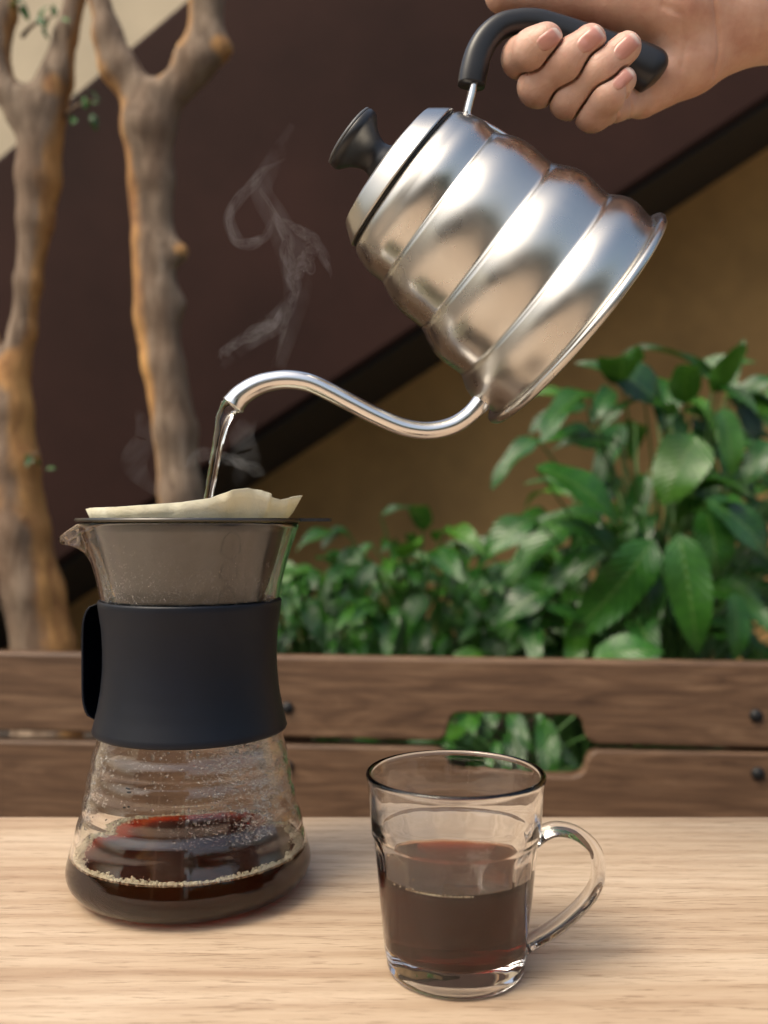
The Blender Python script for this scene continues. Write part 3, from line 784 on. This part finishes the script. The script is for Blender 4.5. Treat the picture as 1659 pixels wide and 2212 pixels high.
# ================================================================== mug
YM = .3657; MC = Vector(((984-CX)/FP*YM, YM, ZT)); pm = YM/FP
def mz(y): return (2091.0-y)*pm
mg = thing('glass_mug', tuple(MC), 'clear glass mug with side handle, half full of coffee', 'mug')
mo = [(0, 2087), (110, 2088), (127, 2091), (139, 2089), (146.5, 2082), (149, 2072), (149.5, 2064), (150.5, 2056), (153, 2044), (158, 2000), (163, 1945), (168, 1890), (173, 1845), (177.5, 1806), (179, 1800), (181.5, 1796), (182, 1790), (185, 1750), (189, 1705), (192, 1682), (193.6, 1675), (193.6, 1670), (191.5, 1666.5), (188, 1665.3), (184.5, 1666.5), (182, 1670), (180.5, 1678)]
mi = [(177, 1705), (172, 1750), (168, 1790), (164, 1800), (160, 1820), (157, 1845), (153.5, 1890), (150, 1940), (146, 2000), (142, 2022), (134, 2034), (112, 2040), (0, 2040.5)]
def facet(r, z, a):
    y = 2091.0-z/pm; k = (2*pi/14); u = ((a % k)/k-.5)
    return r, z
def facet_in(r, z, a):
    y = 2091.0-z/pm
    if r*1e6 < 175*pm*1e6 and 1800 < y < 2024 and r < 162*pm:
        k = 2*pi/14; u = (a % k)/k-.5; return r*(1-.020*(1-(2*u)**2)*min(1, (y-1800)/14)), z
    return r, z
ZM = .0405
wetM, dryM = wet_split([(r*pm, mz(y)) for r, y in reversed(mi)], ZM)
prof_m = [(r*pm, mz(y)) for r, y in mo]+list(reversed(dryM))
v, f = lathe(prof_m, 168, MC, mod=facet_in)
add('glass_body', mesh('glass_body', v, f), M['mugglass'], mg)
def crop5(x, y): return (743+.375*x, 1572.6+.375*y)
hp = [crop5(*q) for q in ((1082, 652), (1150, 605), (1230, 581), (1340, 607), (1438, 690), (1467, 800), (1440, 920), (1350, 1038), (1215, 1148), (1110, 1210), (1020, 1262))]
path = [P(x, y, YM) for x, y in spline(hp, 60)]
n_ = len(path); ra = [pm*(14.5+2.5*abs(2*i/(n_-1)-1)**3*1.0) for i in range(n_)]; rb = [pm*(24+5*abs(2*i/(n_-1)-1)**4) for i in range(n_)]
v, f = sweep(path, ra, rb, (0, 1, 0), 28, True, 2.3); add('handle', mesh('handle', v, f), M['mugglass'], mg)
me, rM = liquid(wetM, 168, MC, facet_in); ZM -= .0008
cofm = add('coffee', me, M['coffee'], label='dark brown coffee filling half of the glass mug', cat='coffee')
items = []
for k in range(150):
    a = -pi/2-.10+r_.gauss(-.28, .26); rr = rM-.0004-abs(r_.gauss(0, .0006)); rad = r_.uniform(.00016, .00042)
    items.append(((MC.x+rr*cos(a), MC.y+rr*sin(a), MC.z+ZM+rad*.3), rad))
v, f = blobs(items); fm = mesh('foam', v, f); fm.materials.append(M['foam']); add('foam', fm, None, cofm, kind='stuff')

# ================================================================== kettle
KC = P(1240, 696, .462); pk = .462/FP
KA = Vector((-.792, -.12, .610)).normalized(); KS = Vector((-.610, 0, -.792)).normalized(); KN = KA.cross(KS).normalized()
CAMP = Vector((0, 0, HC))
def KP(x, y, off=0):
    d = Vector(((x-CX)/FP, 1, (HY-y)/FP)); n = KN
    t = (KC-CAMP).dot(n)/d.dot(n); return CAMP+d*t+KN*off
kt = thing('kettle', tuple(KC), 'stainless steel gooseneck kettle with beehive ribs tilted to pour', 'kettle')
def seg_prof():
    out = []
    segs = [((276, 14), (256, 122), 15), ((256, 122), (230, 254), 15), ((230, 254), (203, 388), 13), ((203, 388), (197, 452), 5)]
    for (r0, t0), (r1, t1), b in segs:
        for i in range(15):
            u = i/14; out.append((r0+(r1-r0)*u+b*sin(pi*u**1.3)**1.15, t0+(t1-t0)*u))
    out += [(194, 462), (188, 474), (181, 480), (176, 483)]
    return out
body = [(0, 8), (268, 8)]+seg_prof()+[(170, 484), (0, 484)]
# the matrix of the kettle's own frame so the brushed grain turns round its axis
KM = Matrix(((KS.x, -KN.x, KA.x, KC.x), (KS.y, -KN.y, KA.y, KC.y), (KS.z, -KN.z, KA.z, KC.z), (0, 0, 0, 1)))
def kadd(name, v, f, mat, parent=None, smooth=True):
    inv = KM.inverted(); me = mesh(name, [inv@Vector(p) for p in v], f, smooth); me.materials.append(mat)
    o = bpy.data.objects.new(name, me); COL.link(o)
    if parent is None or parent is kt:
        o.parent = kt; o.matrix_basis = ROOTM[kt.name].inverted()@KM
    else:
        o.parent = parent
    return o
klathe = lambda prof, seg=144: lathe([(r*.932*pk, t*.968*pk) for r, t in prof], seg, KC, KS, -KN, KA)
v, f = klathe(body); kb = kadd('body', v, f, M['steel'])
v, f = klathe([(0, -3), (262, -3), (284, -6), (294, -3), (298, 4), (296, 11), (288, 15), (272, 13), (264, 9), (0, 6)]); kadd('base_rim', v, f, M['steel'])
v, f = klathe([(0, 489), (176, 489), (181, 489.3), (182.5, 490.2), (182.6, 492), (181.5, 494), (170, 509), (158, 524), (154.5, 528.5), (153, 530), (151, 530.8), (148, 531.4), (120, 536), (60, 541), (0, 542)]); ld = kadd('lid', v, f, M['steel'])
v, f = klathe([(176, 482.5), (179, 484), (179, 488), (176, 489.2), (170, 489), (170, 483)], 96); kadd('lid_gap', v, f, M['bolt'], ld)
v, f = klathe([(0, 538), (46, 538), (45, 545), (39, 555), (37, 566), (41, 580), (51, 595), (64, 606), (71, 612), (74, 618), (74.5, 628), (71, 632)], 72); kn = kadd('knob', v, f, M['plastic'], ld)
v, f = klathe([(70, 631.5), (72.5, 632), (72, 636), (66, 638), (30, 641), (0, 642)], 72); kadd('knob_cap', v, f, m_plain('grey plastic cap', (.10, .105, .11, 1), .35), kn)
# gooseneck spout
c1 = lambda x, y: ((460+.4822*x)/1.1573, (340+.4822*y)/1.1573)
sp = [c1(*q) for q in ((252, 1395), (300, 1340), (390, 1288), (500, 1264), (600, 1268), (690, 1294), (850, 1376), (1000, 1453), (1140, 1510), (1270, 1527), (1390, 1502), (1480, 1445), (1545, 1375), (1590, 1310))]
pp = spline(sp, 90); path = [KP(x, y) for x, y in pp]; n_ = len(path)
rs = [pk*np.interp(i/(n_-1), [0, .04, .2, .5, .85, 1], [25, 23, 20, 19, 19, 24]) for i in range(n_)]
v, f = sweep(path, rs, rs, KN, 28, False)
# hollow mouth
m0 = len(v); inner = [r*.86 for r in rs[:12]]; vi, fi = sweep(path[:12], inner, inner, KN, 28, False)
v = v+vi; f = f+[tuple(m0+i for i in reversed(q)) for q in fi]
f += [(k, m0+k, m0+(k+1) % 28, (k+1) % 28) for k in range(28)]
def m_tube():
    t = NT('polished steel tube'); t.pbr((.76, .74, .72, 1), .2, 1, t.bump(t.noise(t.coord(), 60, 2), .05, .002)); return t.m
M['tube'] = m_tube()
kadd('spout', v, f, M['tube'])
# handle
hc = lambda x, y: (985.05+.4063*x, .4063*y)
hpts = [(82, 455), (92, 390), (118, 290), (165, 205), (240, 140), (340, 116), (430, 122), (504, 146), (600, 182), (700, 226), (849, 292), (950, 338), (1040, 388), (1078, 420)]
hw = [70, 72, 70, 66, 62, 60, 64, 68, 74, 82, 95, 108, 112, 88]
hpx = spline([(*hc(*p), w) for p, w in zip(hpts, hw)], 70)
path = [KP(x, y) for x, y, w in hpx]; ra = [w*.4063*pk for x, y, w in hpx]; rb = [min(.0105, r*.95) for r in ra]
for i in range(7): # rounded far end
    k = len(ra)-7+i; s_ = sqrt(max(.03, 1-((i+.6)/7)**2)); ra[k] *= s_; rb[k] *= s_
v, f = sweep(path, ra, rb, KN, 32, True, 2.6); kh = kadd('handle', v, f, M['plastic'])
tb_ = spline([(1112, 315), (1075, 292), (1045, 275), (1020, 264), (1008, 252), (1012, 228), (1018, 205), (1024, 168)], 30)
path = [KP(x, y) for x, y in tb_]; v, f = sweep(path, [pk*8]*30, [.0046]*30, KN, 16, True, 4); kadd('handle_bracket', v, f, M['tube'], kh)

# ================================================================== hand
YH = KP(1250, 90).y
def H(x, y, d): px_, py_ = hc(x, y); return np.array(P(px_, py_, YH+d))
HH = .00068
lo_ = H(60, 780, 0)*np.array([1, 0, 1])+np.array([0, YH-.042, 0]); hi_ = H(2450, -330, 0)*np.array([1, 0, 1])+np.array([0, YH+.062, 0])
G0 = grid(lo_, hi_, HH); SH = G0.shape[:3]; ORG = G0[0, 0, 0].astype(float)
def chain(pts, k=.003, pad=.016):
    """distance to a tapering chain, worked out near it only"""
    C_ = np.array([H(*a) for a, r in pts]); R_ = max(r for a, r in pts)*.001+pad
    i0 = np.clip(((C_.min(0)-R_-ORG)/HH).astype(int), 0, np.array(SH)-1); i1 = np.clip(((C_.max(0)+R_-ORG)/HH).astype(int)+1, 1, np.array(SH))
    sl_ = tuple(slice(a, b) for a, b in zip(i0, i1)); g = G0[sl_]; Fs = None
    for (a, ra), (b, rb) in zip(pts, pts[1:]):
        d = cone_sdf(g, H(*a), H(*b), ra*.001, rb*.001); Fs = d if Fs is None else smin(Fs, d, k)
    out = np.full(SH, .03, np.float32); out[sl_] = Fs; return out
wr = (1500, 100, .020)
palm = None
for pts in ([(wr, 21.5), ((1230, 315, .020), 18), ((985, 505, .022), 11.5)],
            [((1500, 60, .022), 20), ((1180, 230, .026), 15), ((885, 400, .031), 11)],
            [((1500, 30, .022), 20), ((1100, 150, .028), 14), ((770, 290, .033), 11)],
            [((1500, 0, .022), 20), ((1000, 70, .028), 14), ((650, 170, .031), 11)],
            [((1480, 30, .016), 21), ((1180, 40, .010), 20), ((860, 5, .011), 14)],
            [(wr, 21.5), ((1700, 95, .022), 21), ((2150, 75, .022), 24), ((2260, 70, .022), 22)],
            [((1500, 20, .022), 20), ((1700, 0, .022), 19), ((2150, -30, .022), 22), ((2260, -35, .022), 20)]):
    F = chain(pts); palm = F if palm is None else smin(palm, F, .008)
thumb = chain([((1000, 10, .011), 15), ((830, 0, .012), 13), ((520, -12, .011), 10.8), ((380, -18, .009), 10.2), ((245, -28, .006), 8.6)])
F = smin(palm, thumb, .008)
FING = dict(
    index=[((650, 170, .031), 10.5), ((350, 305, -.002), 9.0), ((405, 265, -.0150), 8.5), ((478, 216, -.0195), 7.9)],
    middle=[((770, 290, .033), 10.5), ((440, 455, -.003), 9.3), ((590, 325, -.0160), 8.7), ((712, 218, -.0200), 7.5)],
    ring=[((885, 400, .031), 10.3), ((602, 522, -.004), 9.0), ((770, 375, -.0170), 8.3), ((903, 253, -.0200), 7.1)],
    pinky=[((985, 505, .022), 9.2), ((728, 600, -.004), 8.0), ((812, 508, -.0155), 7.2), ((888, 428, -.0180), 6.2)])
DF = [chain(pts, .005) for pts in FING.values()]; fing = None
for a in range(4):          # neighbours press together along a narrow gap
    q = DF[a]
    for b in (a-1, a+1):
        if 0 <= b < 4: q = np.maximum(q, (DF[a]-DF[b])*.5+.00042)
    fing = q if fing is None else np.minimum(fing, q)
F = smin(F, fing, .0016)
del DF
# flexion creases drawn as shallow grooves on the palm side
GX = (G0[..., 0]-H(0, 0, 0)[0])/(H(1000, 0, 0)[0]-H(0, 0, 0)[0])*1000; GZ = (H(0, 0, 0)[2]-G0[..., 2])/(H(0, 0, 0)[2]-H(0, 1000, 0)[2])*1000
frontm = (G0[..., 1] < YH+.026)
for pl_, dep, wid in (([(1325, -60), (1350, 60), (1392, 170), (1412, 250), (1418, 335)], .0011, 11), ([(842, 570), (862, 640)], .0010, 9), ([(930, 520), (952, 575)], .0008, 9),
                      ([(1080, 60), (1180, 110), (1230, 220), (1220, 330)], .0007, 14), ([(640, 262), (668, 300)], .0003, 7), ([(820, 300), (848, 345)], .0003, 7), ([(625, 355), (655, 385)], .0004, 8), ([(770, 400), (795, 430)], .0004, 8)):
    D = None
    for a, b in zip(pl_, pl_[1:]):
        a, b = np.array(a, float), np.array(b, float); d = b-a; t = np.clip(((GX-a[0])*d[0]+(GZ-a[1])*d[1])/(d@d), 0, 1)
        q = (GX-a[0]-t*d[0])**2+(GZ-a[1]-t*d[1])**2; D = q if D is None else np.minimum(D, q)
    F = F+np.where(frontm, dep*np.exp(-D/wid**2), 0).astype(np.float32)
V, Q = surface_nets(F, ORG, HH)
lab = np.arange(len(V))
for _ in range(400):
    m = lab[Q].min(1); new = lab.copy(); np.minimum.at(new, Q.ravel(), np.repeat(m, 4)); new = new[new]
    if (new == lab).all(): break
    lab = new
ids, cn = np.unique(lab, return_counts=True); keep_ = lab == ids[cn.argmax()]
re_ = np.cumsum(keep_)-1; Q = re_[Q[keep_[Q[:, 0]]]]; V = V[keep_]
hand = thing('person', tuple(H(1500, 100, .02)), 'bare right hand and forearm reaching in, fingers curled round the kettle handle', 'person')
body_me = mesh('hand', V, Q)
bo = add('hand', body_me, M['skin'], hand)
smo = bo.modifiers.new('smooth', 'SMOOTH'); smo.factor = .5; smo.iterations = 2
sv = spline([H(2130, 30, .022), H(2400, 20, .022), H(3000, 0, .03), H(4200, -60, .07), H(5600, 300, .16), H(6600, 1300, .26)], 60); rsv = [.031+.0016*sin(i*1.1)+.0009*sin(i*2.3+1)+.00025*i for i in range(60)]
v, f = sweep(sv, rsv, [r*.9 for r in rsv], (0, 1, 0), 36, False)
sn = add('sleeve', mesh('sleeve', v, f), m_plain('dark grey cotton', (.05, .05, .055, 1), .9, 0, 200, .3, .3), hand); sn.modifiers.new('thick', 'SOLIDIFY').thickness = .0012
# nails: thin plates laid on the fingertips
def sdf_at(p):
    i = (np.array(p)-ORG)/HH; i0 = np.clip(np.floor(i).astype(int), 0, np.array(F.shape)-2); u = i-i0; val = 0
    for a in (0, 1):
        for b in (0, 1):
            for c in (0, 1): val += F[i0[0]+a, i0[1]+b, i0[2]+c]*(u[0] if a else 1-u[0])*(u[1] if b else 1-u[1])*(u[2] if c else 1-u[2])
    return val
NAILS = [((436, 256), (552, 168), 46), ((652, 268), (778, 152), 48), ((848, 308), (966, 192), 46), ((838, 470), (938, 372), 36)]
for (b, t, hwid) in NAILS:
    b, t = np.array(b, float), np.array(t, float); ax = t-b; Ln = np.linalg.norm(ax); ax /= Ln; nr = np.array([-ax[1], ax[0]])
    NUU, NVV = 12, 10; v, f, uv = [], [], []
    for i in range(NUU+1):
        u = i/NUU
        w = (1-(1-min(u/.35, 1))**2.2)**.5 if u < .35 else 1.0
        w *= (1-max(0, (u-.72)/.28)**3*.45)
        for j in range(NVV+1):
            s = -1+2*j/NVV; q = b+ax*Ln*u+nr*hwid*s*max(w, .12)+ax*(6*(1-s*s)*(u-.3))
            p = H(q[0], q[1], -.034); dirv = (p-np.array(CAMP)); dirv /= np.linalg.norm(dirv)
            for _ in range(40):
                d = sdf_at(p)
                if d < .00005: break
                p = p+dirv*max(d*.8, .00004)
                if p[1] > YH-.006: break
            ed = min(1, 5*(1-abs(s)), 6*u+.05, 8*(1-u)+.1); v.append(p-dirv*(-.00022+.00072*ed)); uv.append((u, (s+1)/2))
    for i in range(NUU):
        for j in range(NVV): a = i*(NVV+1)+j; f.append((a, a+NVV+1, a+NVV+2, a+1))
    nl = add('fingernail', mesh('fingernail', v, f, True, uv), M['nail'], hand)
    
# ================================================================== water and steam
ws = spline([(*c1(285, 1378), 24), (*c1(243, 1400), 22), (*c1(208, 1460), 18), (*c1(183, 1560), 13.5), (*c1(160, 1680), 11.5), (*c1(140, 1800), 10.5), (*c1(120, 1920), 10), (*c1(112, 2010), 10)], 70)
path = []
yT = KP(507, 868).y
for i, (x, y, w) in enumerate(ws): path.append(P(x, y, yT))
rw = [w*pk*(1+.03*sin(i*.7)) for i, (x, y, w) in enumerate(ws)]; rw2 = [r*(.62+.25*sin(i*.16+1)) for i, r in enumerate(rw)]
v, f = sweep(path, rw, rw2, (.35, 1, .1), 24, True, 1.7)
add('water_stream', mesh('water_stream', v, f), M['water'], label='thin clear stream of hot water falling from the spout into the filter', cat='water')

c3 = lambda q: ((460+.4822*q[0])/1.1573, (340+.4822*q[1])/1.1573)
wisps = [
    ([(440, 1215), (500, 1060), (555, 910), (585, 800), (560, 700), (530, 600), (525, 520), (470, 410), (415, 310), (395, 270)], [28, 34, 38, 36, 60, 50, 24, 20, 14, 8]),
    ([(185, 1170), (205, 1120), (290, 1060), (400, 1010), (480, 960), (530, 860), (575, 790)], [20, 34, 30, 28, 24, 24, 16]),
    ([(540, 110), (440, 165), (370, 235), (285, 320), (235, 430), (265, 540), (350, 560), (425, 525), (455, 440), (460, 390)], [8, 18, 20, 18, 16, 18, 20, 16, 14, 10]),
    ([(470, 420), (570, 480), (670, 530), (730, 620), (762, 740)], [14, 22, 22, 22, 8]),
    ([(560, 760), (600, 660), (660, 600), (700, 560)], [40, 60, 46, 14]),
    ([(-10, 1720), (120, 1650), (300, 1700), (430, 1760)], [20, 30, 34, 16])]
V, Q = [], []
rs_ = random.Random(12)
for k, (pts, ws_) in enumerate(wisps):
    s_ = spline([(*c3(p), w*.68*.4822/1.1573) for p, w in zip(pts, ws_)], 60)
    for strand in range(12):
        ph = [rs_.uniform(0, 6.28) for _ in range(6)]; fr = [rs_.uniform(.04, .13) for _ in range(3)]; o1 = rs_.uniform(-.9, .9); i0_ = rs_.randrange(0, 14); i1_ = 60-rs_.randrange(0, 14)
        path, r1 = [], []
        for i in range(i0_, i1_):
            x, y, w = s_[i]; tx, ty = s_[min(i+1, 59)][:2]-s_[max(i-1, 0)][:2]; m_ = max((tx*tx+ty*ty)**.5, 1e-6)
            o = w*1.25*(o1*.6+.55*sin(fr[0]*i*2+ph[0])+.25*sin(fr[1]*i*4+ph[1])); e = min(1, (i-i0_)/9, (i1_-1-i)/9)
            path.append(P(x-ty/m_*o, y+tx/m_*o, .47+.010*sin(i*.12+k)+.006*sin(fr[2]*i*2+ph[2])))
            r1.append(1.7*(.00012+.00095*(.5+.5*sin(fr[1]*i*3+ph[3]))*max(e, 0)+.0006*max(e, 0)*(strand == 0)))
        v, f = sweep(path, r1, [q*1.6 for q in r1], (0, 1, 0), 8, True); o_ = len(V); V += v; Q += [tuple(i+o_ for i in q) for q in f]
nthin = len(Q)
haze_paths = [([(500, 1200), (560, 950), (590, 780), (560, 620), (480, 430), (400, 280), (470, 120), (560, -60)], [30, 60, 80, 85, 70, 60, 50, 20]),
    ([(200, 1200), (330, 1060), (480, 960), (560, 840)], [20, 55, 60, 40]), ([(250, 340), (235, 440), (290, 550), (400, 540)], [15, 34, 36, 20]),
    ([(-150, 1850), (-260, 1700), (-200, 1560), (-240, 1420)], [20, 70, 60, 20]), ([(240, 1830), (330, 1720), (300, 1560), (380, 1420)], [20, 75, 70, 20])]
for k, (pts, ws_) in enumerate(haze_paths):
    s_ = spline([(*c3(p), w*.4822/1.1573) for p, w in zip(pts, ws_)], 40)
    path = [P(x, y, .475+.01*sin(i*.2+k)) for i, (x, y, w) in enumerate(s_)]; r1 = [max(.0006, w*.475/FP) for x, y, w in s_]
    v, f = sweep(path, r1, r1, (0, 1, 0), 14, True); o_ = len(V); V += v; Q += [tuple(i+o_ for i in q) for q in f]
stm = mesh('steam', V, Q); stm.materials.append(M['steam']); stm.materials.append(m_steam(40, 5.0, .42))
stm.polygons.foreach_set('material_index', [0]*nthin+[1]*(len(Q)-nthin))
add('steam', stm, None, kind='stuff', label='faint curling wisps of steam rising beside the kettle', cat='steam')
